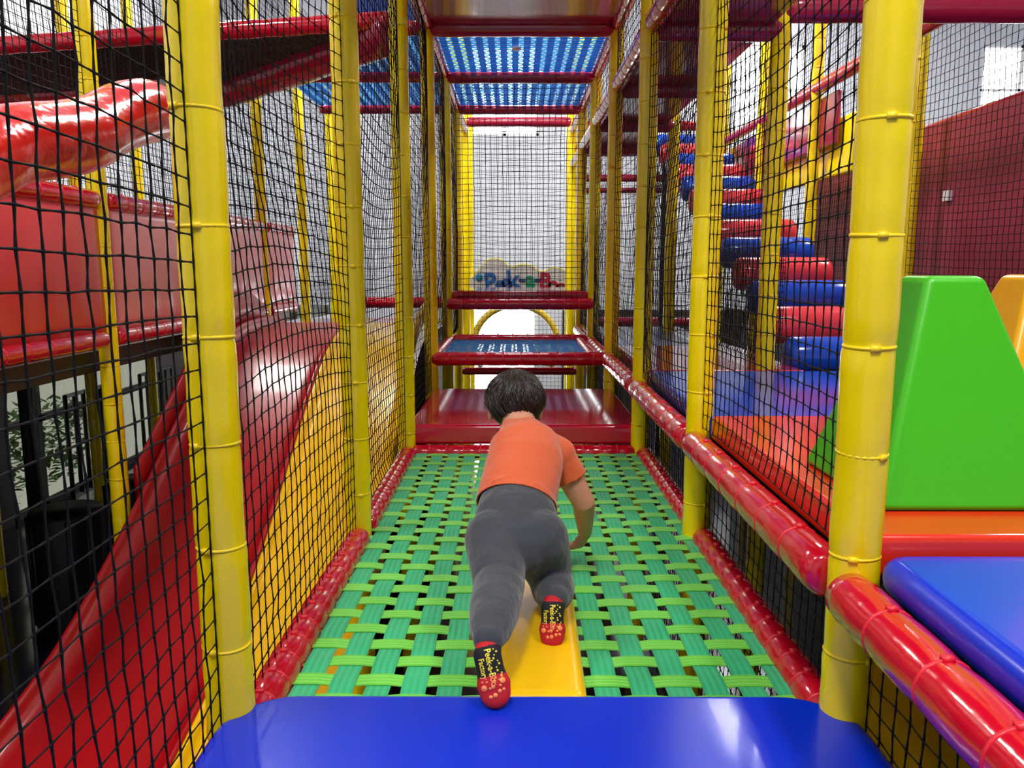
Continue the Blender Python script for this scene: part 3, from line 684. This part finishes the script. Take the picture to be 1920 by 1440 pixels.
for ch, px, py, sz, mm, rot in (('P', 921, 544, .30, LBLU, .12), ('e', 937, 545, .27, LBLU, -.05), ('e', 950, 542, .27, LBLU, .08), ('k', 964, 541, .33, LBLU, .12), ('-', 979, 534, .26, LNAV, 0), ('a', 994, 537, .27, LGRN, 0),
                                ('-', 1008, 534, .26, LNAV, 0), ('B', 1021, 540, .27, LRED, -.06), ('o', 1037, 544, .24, LRED, 0), ('o', 1052, 548, .24, LRED, 0)):
    me = textmesh(ch, sz, .006, .007); me.materials.append(mm); x, z = sp(px, py); o = link(me, 'letter', root, (x, -.02, z)); o.rotation_euler = (PI/2, -rot, 0)
mb = MB(); x, z = sp(898.5, 520); mb.ellipsoid((x, -.02, z), (.042, .012, .05)); mb.build('balloon_mark', LTEA, root)

# ================================================================== NETS
def bay(i): return ordn[i]
net((XA, .06), (XA, ROW[0]), -.62, 2.35, 'black net nearest the camera, from the frame edge to the first slide-side post', near=True, bulge=.012, dz=.02)
net((XA, ROW[0]), (XA, ROW[1]), .03, 2.35, 'black bulging net between the first two posts on the slide side', near=True, bulge=-.05, dz=.04, seed=3)
net((XA, ROW[1]), (XA, ROW[2]), .03, 2.35, 'black net between second and third post on the slide side', bulge=-.04, dz=.04, r=.0021)
for i in (2, 3, 4): net((XA, ROW[i]), (XA, ROW[i+1]), .13 if i < 3 else .34, 2.35, 'black net behind the %s post on the slide side' % bay(i), bulge=.03, dz=.03, r=.0021)
net((XB, ROW[0]), (XB, ROW[1]), .38, 2.35, 'black net between big front post and second post on the mat deck side', near=True, bulge=-.05, dz=.03, seed=5)
net((XB, ROW[1]), (XB, ROW[2]), .38, 2.35, 'black net between second and third post on the mat deck side', bulge=-.04, dz=.03, r=.0021)
for i in (2, 3, 4): net((XB, ROW[i]), (XB, ROW[i+1]), .38, 2.35, 'black net behind the %s post on the mat deck side' % bay(i), bulge=.03, dz=.03, r=.0021)
net((XB+.02, .1), (XB+.02, ROW[0]), -.9, .30, 'black net in front of the yellow panel under the near red rail', near=True, bulge=.01)
net((XB+.02, ROW[0]), (XB+.02, ROW[1]), -.9, .30, 'black net under the red rail beside the near half of the woven bed', near=True, bulge=.015)
for i in (1, 2, 3): net((XB+.02, ROW[i]), (XB+.02, ROW[i+1]), -.9, .30, 'black net under the red rail behind the %s mat deck side post' % bay(i), bulge=.015, r=.0021)
net((XA+.04, ROW[4]-.05), (XB-.04, ROW[4]-.05), .64, 2.34, 'black net across the corridor in front of the highest mat step', bulge=.03, dz=.02, r=.0024)
net((XA+.04, ROW[6]), (XB-.04, ROW[6]), -.9, 2.4, 'black net across the far end of the corridor', bulge=.03, dz=.02, r=.0021)
net((XS, ROW[6]), (XA, ROW[6]), .6, 3.3, 'black net across the back behind the slide platform', bulge=.03, r=.0021)
net((-3.3, ROW[6]), (XS, ROW[6]), .5, 3.3, 'black net across the back behind the dark deck', bulge=.03, r=.0021)
for i in (2, 3, 4, 5): net((XS, ROW[i]), (XS, ROW[i+1]), 1.25 if i < 5 else .55, 3.3, 'black net above the guard panels behind the %s outer slide post' % bay(i-2), bulge=.03, r=.0021)
net((XS, 2.2), (XS, ROW[2]), 1.25, 3.3, 'black net above the nearest red guard panel', bulge=.03, r=.0021)
for a, b, k in ((2.6, 4.7, 'nearest'), (4.7, 5.95, 'second'), (5.95, 6.95, 'third'), (6.95, 8.1, 'fourth')): net((-3.3, a), (-3.3, b), .5, 3.4, 'black net in front of the white side wall, %s section' % k, bulge=.03, r=.0021)
for i in (1, 2, 3, 4): net((XT, ROW[i]), (XT, ROW[i+1]), .43, 2.0, 'black net between mat deck and roller stairs behind the %s stair post' % bay(i-1), bulge=.03, dz=.03, r=.0021) if i > 1 else None
net((2.42, 2.6), (2.42, 4.9), .43, 2.62, 'black fine net in front of the maroon barrier above the pyramids', bulge=.04, dz=.03, r=.0021)
net((2.42, 4.9), (2.42, 8.0), .43, 2.9, 'black fine net in front of the far part of the maroon barrier', bulge=.03, r=.0021)
net((XB, ROW[6]), (2.09, ROW[6]), .35, 2.4, 'black net across the back behind the mat deck', bulge=.03, r=.0021)
net((1.33, 3.80), (1.33, 5.6), .42, 1.0, 'black sagging net beside the lower roller steps', bulge=.02, r=.0022, cell=.03)

# yellow beam lying on the woven bed
mb = MB(); pad_mb(-.098, .098, -.455, .43, 0, .062, .03, .026, mb); o = mb.build('padded_beam', YPL, loc=(.055, 1.87, .004)); flat_faces(o); o.rotation_euler = (0, 0, -.015)
tag(o, 'yellow padded beam on the green straps under the child', 'beam')

# ================================================================== CHILD
exec(compile(r'''
SKIN = mat('child_skin', (206, 146, 118), .5, bump=.03, bscale=60)
SHIRT = mat('orange_cotton', (212, 92, 44), .85, bump=.5, bscale=13, sheen=.3)
PANTS = mat('charcoal_jersey', (56, 60, 68), .9, bump=.75, bscale=13, sheen=.3)
HAIR = mat('dark_brown_hair', (42, 33, 28), .38, var=.35, bscale=90)
SBLK = mat('black_sock_knit', (22, 22, 28), .85); SRED = mat('red_sock_knit', (190, 20, 34), .8)
PRY = mat('yellow_grip_print', (240, 220, 60), .5); PRO = mat('peach_grip_print', (255, 150, 90), .5)
def remesh(mb, name, mats, parent, vox=.005, sm=6, post_fn=None):
    me = bpy.data.meshes.new(name); me.from_pydata(mb.v, [], mb.f)
    bm = bmesh.new(); bm.from_mesh(me); bmesh.ops.remove_doubles(bm, verts=bm.verts, dist=1e-6); bmesh.ops.recalc_face_normals(bm, faces=bm.faces); bm.to_mesh(me); bm.free()
    o = bpy.data.objects.new('tmp', me); C.objects.link(o)
    r = o.modifiers.new('r', 'REMESH'); r.mode = 'VOXEL'; r.voxel_size = vox
    s = o.modifiers.new('s', 'SMOOTH'); s.iterations = sm; s.factor = .5
    dg = bpy.context.evaluated_depsgraph_get(); dg.update()
    m2 = bpy.data.meshes.new_from_object(o.evaluated_get(dg)); bpy.data.objects.remove(o)
    m2.materials.clear()
    for m_ in (mats if isinstance(mats, (list, tuple)) else [mats]): m2.materials.append(m_)
    if post_fn: post_fn(m2)
    m2.polygons.foreach_set('use_smooth', [True]*len(m2.polygons)); m2.update()
    ob = link(m2, name, parent); return ob
def limb(mb, pts, rads, ell=1.0, up=None, seg=18):
    """tapered limb with round ends"""
    P = [Vector(p) for p in pts]; d0 = (P[0]-P[1]).normalized(); d1 = (P[-1]-P[-2]).normalized()
    a = [P[0]+d0*rads[0]*q for q in (.98, .86, .6, .3)]; ra = [rads[0]*q for q in (.2, .5, .8, .95)]
    b = [P[-1]+d1*rads[-1]*q for q in (.3, .6, .86, .98)]; rb = [rads[-1]*q for q in (.95, .8, .5, .2)]
    dens, rd = [], []
    for i in range(len(P)-1):
        for k in range(4): t = k/4; dens.append(P[i].lerp(P[i+1], t)); rd.append(rads[i]*(1-t)+rads[i+1]*t)
    dens.append(P[-1]); rd.append(rads[-1])
    mb.tube(a+dens+b, ra+rd+rb, seg, up=up, ell=ell)
child = empty('child', (.0, 1.8, .0)); tag(child, 'child in orange shirt and grey trousers crawling away over the green straps', 'person')
def L(p): return Vector(p)-Vector((0, 1.8, 0))
def A(x, y, Y): return L(at(x, y, Y))
UPV = Vector((0, -.48, .88))            # outward from the back
pel, wai, che, upc, nek = A(968, 1000, 1.79), A(968, 938, 1.90), A(984, 868, 2.02), A(984, 832, 2.09), A(976, 806, 2.15)
headc = A(966, 757, 2.245)
rsh, relb, rwri = A(1046, 852, 2.10), A(1095, 943, 2.10), A(1097, 1000, 2.25)
lsh, lelb, lwri = A(946, 862, 2.16), A(925, 930, 2.30), A(940, 985, 2.36)
lhip, lkne, lank = A(930, 1012, 1.78), A(936, 1098, 1.64), A(916, 1200, 1.41)
rhip, rkne, rank = A(1008, 1012, 1.78), A(1032, 1082, 1.87), A(1043, 1122, 1.70)
# body (one continuous skin)
mb = MB()
limb(mb, [pel, wai, che, upc], [.085, .078, .082, .07], ell=.72, up=UPV, seg=26)
limb(mb, [upc, nek, nek.lerp(headc, .6)], [.052, .049, .048])
fwd = Vector((-.03, .93, -.36)).normalized(); upH = Vector((0, .36, .93)).normalized(); rgt = Vector((1, .03, 0))
ROT = Matrix((rgt, fwd, upH)).transposed()
mb.ellipsoid(headc+fwd*.004, (.068, .082, .08), ROT)
mb.ellipsoid(headc+fwd*.045-upH*.035, (.05, .042, .045), ROT)          # jaw and cheeks
mb.ellipsoid(headc+fwd*.093-upH*.018, (.010, .012, .012), ROT, 12, 8)    # nose
mb.ellipsoid(headc+fwd*.080-upH*.047, (.02, .010, .006), ROT, 12, 8)     # lips
for s_ in (-1, 1):
    mb.ellipsoid(headc+rgt*s_*.072-upH*.030-fwd*.004, (.009, .015, .022), ROT, 14, 10)
    mb.ellipsoid(headc+rgt*s_*.03+fwd*.079+upH*.004, (.012, .006, .008), ROT, 12, 8)
for sh, el, wr in ((rsh, relb, rwri), (lsh, lelb, lwri)):
    mid = sh.lerp(el, .5); limb(mb, [sh, mid, el, el.lerp(wr, .35), wr], [.040, .037, .031, .030, .020])
for hp, kn, an in ((lhip, lkne, lank), (rhip, rkne, rank)): limb(mb, [hp, kn, an], [.055, .04, .024])
def hand(mb, w, d, palm_n, side, K=1.25):
    d = Vector(d).normalized(); n = Vector(palm_n); n = (n-d*n.dot(d)).normalized(); s = d.cross(n).normalized()*side
    mb.tube([w-d*.006*K, w+d*.006*K, w+d*.022*K, w+d*.036*K, w+d*.042*K], [.013*K, .018*K, .022*K, .0215*K, .017*K], 16, up=n, ell=.55)
    for i, (o_, ln) in enumerate(((-.0155, .030), (-.0055, .034), (.0050, .032), (.0150, .025))):
        ln *= K; b = w+d*.036*K+s*o_*K; j1 = b+(d*.95+n*-.3).normalized()*ln*.45; j2 = j1+(d*.55-n*.85).normalized()*ln*.35; tip = j2+(d*.05-n*1).normalized()*ln*.28
        limb(mb, [b, j1, j2, tip], [.0064*K, .0060*K, .0055*K, .0048*K], seg=10)
    b = w+d*.010*K-s*.015*K; j = b+(d*.45-s*.8-n*.2).normalized()*.016*K; tip = j+(d*.85-s*.25-n*.4).normalized()*.016*K
    limb(mb, [b, j, tip], [.0075*K, .0066*K, .0056*K], seg=10)
hand(mb, rwri, (-.34, .30, -.80), (.55, -.50, .55), 1)
hand(mb, lwri, (.05, .8, -.5), (0, .3, .9), -1)
body = remesh(mb, 'body', SKIN, child, .0034, 3)
# trousers
mb = MB()
limb(mb, [pel+Vector((0, -.012, -.01)), pel.lerp(wai, .5), wai], [.098, .102, .092], ell=.76, up=UPV, seg=28)
for s_, (hp, kn, an) in ((-1, (lhip, lkne, lank)), (1, (rhip, rkne, rank))):
    P1 = hp.lerp(kn, .5)
    limb(mb, [hp, P1, kn, kn.lerp(an, .5)+Vector((0, 0, -.004)), kn.lerp(an, .8), an+(kn-an).normalized()*.006], [.076, .067, .058 if s_ < 0 else .056, .053, .044, .0315], seg=22)
for q in range(4):      # soft folds at knee and seat
    t = q/3
    c = lkne.lerp(lank, .18+.5*t); mb.torus(c, lkne-lank, .045-.012*t, .006, 22, 8)
mb.torus(rkne.lerp(rank, .45), rkne-rank, .046, .006, 22, 8)
mb.torus(rkne.lerp(rank, .72), rkne-rank, .040, .006, 22, 8)
trousers = remesh(mb, 'trousers', PANTS, child, .0042, 4)
# shirt
def clip_shirt(me):
    bm = bmesh.new(); bm.from_mesh(me)
    ax = (nek-wai).normalized(); hem = pel.lerp(wai, .82)
    bmesh.ops.bisect_plane(bm, geom=bm.verts[:]+bm.edges[:]+bm.faces[:], plane_co=hem, plane_no=-(ax+Vector((.10, 0, 0))), clear_outer=True)
    bmesh.ops.bisect_plane(bm, geom=bm.verts[:]+bm.edges[:]+bm.faces[:], plane_co=nek+ax*.012, plane_no=ax, clear_outer=True)
    sd = (relb-rsh).normalized(); co = rsh.lerp(relb, .50)
    g = [v for v in bm.verts if (v.co-rsh).dot(sd) > 0 and v.co.x > rsh.x-.04]
    far = [v for v in bm.verts if (v.co-co).dot(sd) > 0 and (v.co-(co+sd*.03)).length < .075 and v.co.x > che.x+.065]
    bmesh.ops.delete(bm, geom=far, context='VERTS')
    bm.to_mesh(me); bm.free()
mb = MB()
limb(mb, [pel.lerp(wai, .6), wai, wai.lerp(che, .5), che, upc, upc.lerp(nek, .55), nek+(nek-upc).normalized()*.02], [.101, .099, .1, .101, .093, .07, .05], ell=.74, up=UPV, seg=30)
limb(mb, [upc, upc.lerp(rsh, .6), rsh], [.062, .054, .048], seg=20)
limb(mb, [che.lerp(rsh, .5), rsh, rsh.lerp(relb, .30), rsh.lerp(relb, .52)], [.045, .043, .044, .046], seg=20)
limb(mb, [che.lerp(lsh, .6), lsh, lsh.lerp(lelb, .45)], [.045, .043, .042], seg=20)
rr_ = random.Random(3)
for (a, b, w_) in (((-.06, .0), (.03, .03), .005), ((-.05, -.02), (.06, -.01), .005)):
    axd = (che-wai).normalized(); p = wai+axd*a[1]+Vector((a[0], 0, 0))+UPV*.066; q = wai+axd*b[1]+Vector((b[0], 0, 0))+UPV*.066
    mb.tube([p, p.lerp(q, .5)+UPV*.003, q], [.003, w_*1.3, .003], 8)
shirt = remesh(mb, 'shirt', SHIRT, child, .0042, 9, clip_shirt)
mo = shirt.modifiers.new('thick', 'SOLIDIFY'); mo.thickness = .003; mo.offset = 1
# hair
mb = MB(); mb.ellipsoid(headc-fwd*.006+upH*.008, (.080, .090, .084), ROT, 32, 22)
mb.ellipsoid(headc-fwd*.045-upH*.036, (.048, .034, .03), ROT)
hair_v = []
def hair_clip(me):
    bm = bmesh.new(); bm.from_mesh(me)
    dl = [v for v in bm.verts if (v.co-headc).dot(fwd) > .035 and (v.co-headc).dot(upH) < .035]
    bmesh.ops.delete(bm, geom=dl, context='VERTS'); bm.to_mesh(me); bm.free()
mb.ellipsoid(headc-fwd*.032-upH*.05, (.038, .028, .028), ROT)
hair = remesh(mb, 'hair', HAIR, child, .005, 3, hair_clip)
mb = MB(); rr_ = random.Random(11); crown = Vector((.012, -.35, .93)).normalized()
e1 = crown.cross(Vector((0, 1, 0))).normalized(); e2 = crown.cross(e1)
for k in range(1500):
    az = rr_.uniform(0, 2*PI); th0 = rr_.uniform(.03, 1.5); ln = rr_.uniform(.5, .95); tw = rr_.uniform(.15, .55); lift = rr_.uniform(1.0, 1.06)
    pts, rd = [], []
    for i in range(7):
        t = i/6; th = th0+ln*t; a = az+tw*t+.25*math.sin(th*3)
        dloc = crown*math.cos(th)+(e1*math.cos(a)+e2*math.sin(a))*math.sin(th)
        R = lift+(.09*t*t if k % 5 == 0 else .012); p = Vector((dloc.x*.082*R, dloc.y*.092*R, dloc.z*.086*R))
        wp = headc-fwd*.006+upH*.008+ROT @ p
        dz = (wp-headc).dot(upH); df = (wp-headc).dot(fwd)
        if df > .03 and dz < .03: break
        if dz < -.07: break
        if abs((wp-headc).dot(rgt)) > .06 and dz < -.012 and df > -.03: break
        pts.append(wp); rd.append(.0021*(1-t**2)+.0004)
    if len(pts) > 2: mb.tube(pts, rd, 4)
st = mb.build('hair_strands', HAIR, hair)
# socks
def sock(heel, toe, ank, back, side, wh=.027, wt=.033):
    """heel, toe: points along the sole; back: outward normal of the sole (towards the camera)"""
    ax = (toe-heel).normalized(); nb = (back-ax*back.dot(ax)).normalized(); mb = MB()
    ln = (toe-heel).length
    limb(mb, [heel, heel+ax*ln*.45, heel+ax*ln*.8, toe], [wh, wh*.98, wt, wt*.92], ell=[.9]*4+[.9, .86, .82, .78, .74, .7, .66, .62, .6, .58, .56, .54, .52]+[.5]*4, up=nb, seg=26)
    mb2 = mb; limb(mb2, [heel-nb*.014+ax*.004, heel.lerp(ank, .6), ank], [.026, .026, .0262], seg=20)
    def paint(me):
        for p in me.polygons:
            t = (p.center-heel).dot(ax)
            q = (p.center-ank).dot((ank-heel).normalized())
            p.material_index = 1 if (t > ln*.56) or (q > -.004) or (t < -.016 and abs(t) < .05) else 0
    so = remesh(mb2, 'sock', [SBLK, SRED], child, .003, 4, paint)
    so['label'] = 'black sock with red toe and yellow grip print'
    dg = bpy.context.evaluated_depsgraph_get(); dg.update()
    bm = bmesh.new(); bm.from_mesh(so.data); bvh = BVHTree.FromBMesh(bm); bm.free()
    sx = ax.cross(nb)*(1 if side > 0 else 1)
    if sx.x < 0: sx = -sx
    def proj(u, v, h):   # u across, v from heel to toe
        o_ = heel+ax*v+sx*u+nb*.08; hit = bvh.ray_cast(o_, -nb)
        return None if hit[0] is None else hit[0]+nb*h
    vs, fs, mi = [], [], []
    def dot(u, v, r, m_):
        c = [proj(u+r*math.cos(2*PI*k/10), v+r*math.sin(2*PI*k/10), .0012) for k in range(10)]; ct = proj(u, v, .003)
        if ct is None or any(x is None for x in c): return
        o0 = len(vs); vs.extend(c+[ct]); fs.extend([(o0+k, o0+(k+1) % 10, o0+10) for k in range(10)]); mi.extend([m_]*10)
    rd = random.Random(5)
    for i in range(11): dot(.013+.0045*math.sin(i*1.7)+.004*i/11, -.008+i*.0062*ln/.075, .0016+.0006*(i % 2), 0)
    for u, v, r in ((-.019, .84, .0056), (.018, .74, .0054), (-.010, 1.10, .0036), (-.001, 1.08, .0042), (.009, 1.0, .0036), (.017, .98, .003), (-.008, .88, .0026), (.003, .72, .003), (-.002, .86, .0036), (.012, .86, .0026), (.006, .64, .0024), (-.012, .70, .0022), (.018, .60, .0024), (-.02, .68, .002)):
        dot(u, v*ln, r, 1)
    for body_, u0, size in (('Peek-a-Boo', -.004, .0175), ('Factory', -.0185, .0150)):
        me = textmesh(body_, size, 0, .00035); me.calc_loop_triangles(); o0 = len(vs); ok = True; pv = []
        bmx = bmesh.new(); bmx.from_mesh(me); bmesh.ops.triangulate(bmx, faces=bmx.faces)
        hh = [proj(u0+v.co.y, ln*.34+v.co.x*.92*(ln/.075), .0015) for v in bmx.verts]
        bmx.verts.index_update()
        for q in hh: pv.append(q)
        vs.extend([q if q is not None else heel for q in pv])
        for f in bmx.faces:
            ids = [v.index for v in f.verts]
            if all(pv[i] is not None for i in ids) and max((pv[a]-pv[b]).length for a in ids for b in ids) < .02:
                fs.append(tuple(o0+i for i in ids)); mi.append(1 if (sum((pv[i]-heel).dot(ax) for i in ids)/3) > ln*.56 else 0)
        bmx.free()
    me = bpy.data.meshes.new('grip_print'); me.from_pydata([tuple(v) for v in vs], [], fs); me.materials.append(PRY); me.materials.append(PRO); me.polygons.foreach_set('material_index', mi)
    link(me, 'grip_print', so)
    return so
sock(A(914, 1228, 1.385), A(929, 1297, 1.355), lank+(lkne-lank)*.06, Vector((.05, -.92, .40)), -1)
sock(A(1036, 1142, 1.665), A(1036, 1190, 1.64), rank+(rkne-rank)*.10, Vector((-.10, -.92, .40)), 1, .026, .031)
''', 'child', 'exec'))

# ------------------------------------------------------------------ colour management
sc = bpy.context.scene
sc.view_settings.view_transform = 'Standard'; sc.view_settings.look = 'None'; sc.view_settings.gamma = 1; sc.view_settings.exposure = 0.0
try: sc.view_settings.use_curve_mapping = False
except Exception: pass
sc.cycles.use_denoising = True; sc.cycles.max_bounces = 8; sc.cycles.diffuse_bounces = 4; sc.cycles.glossy_bounces = 4; sc.cycles.transparent_max_bounces = 12; sc.cycles.sample_clamp_indirect = 8
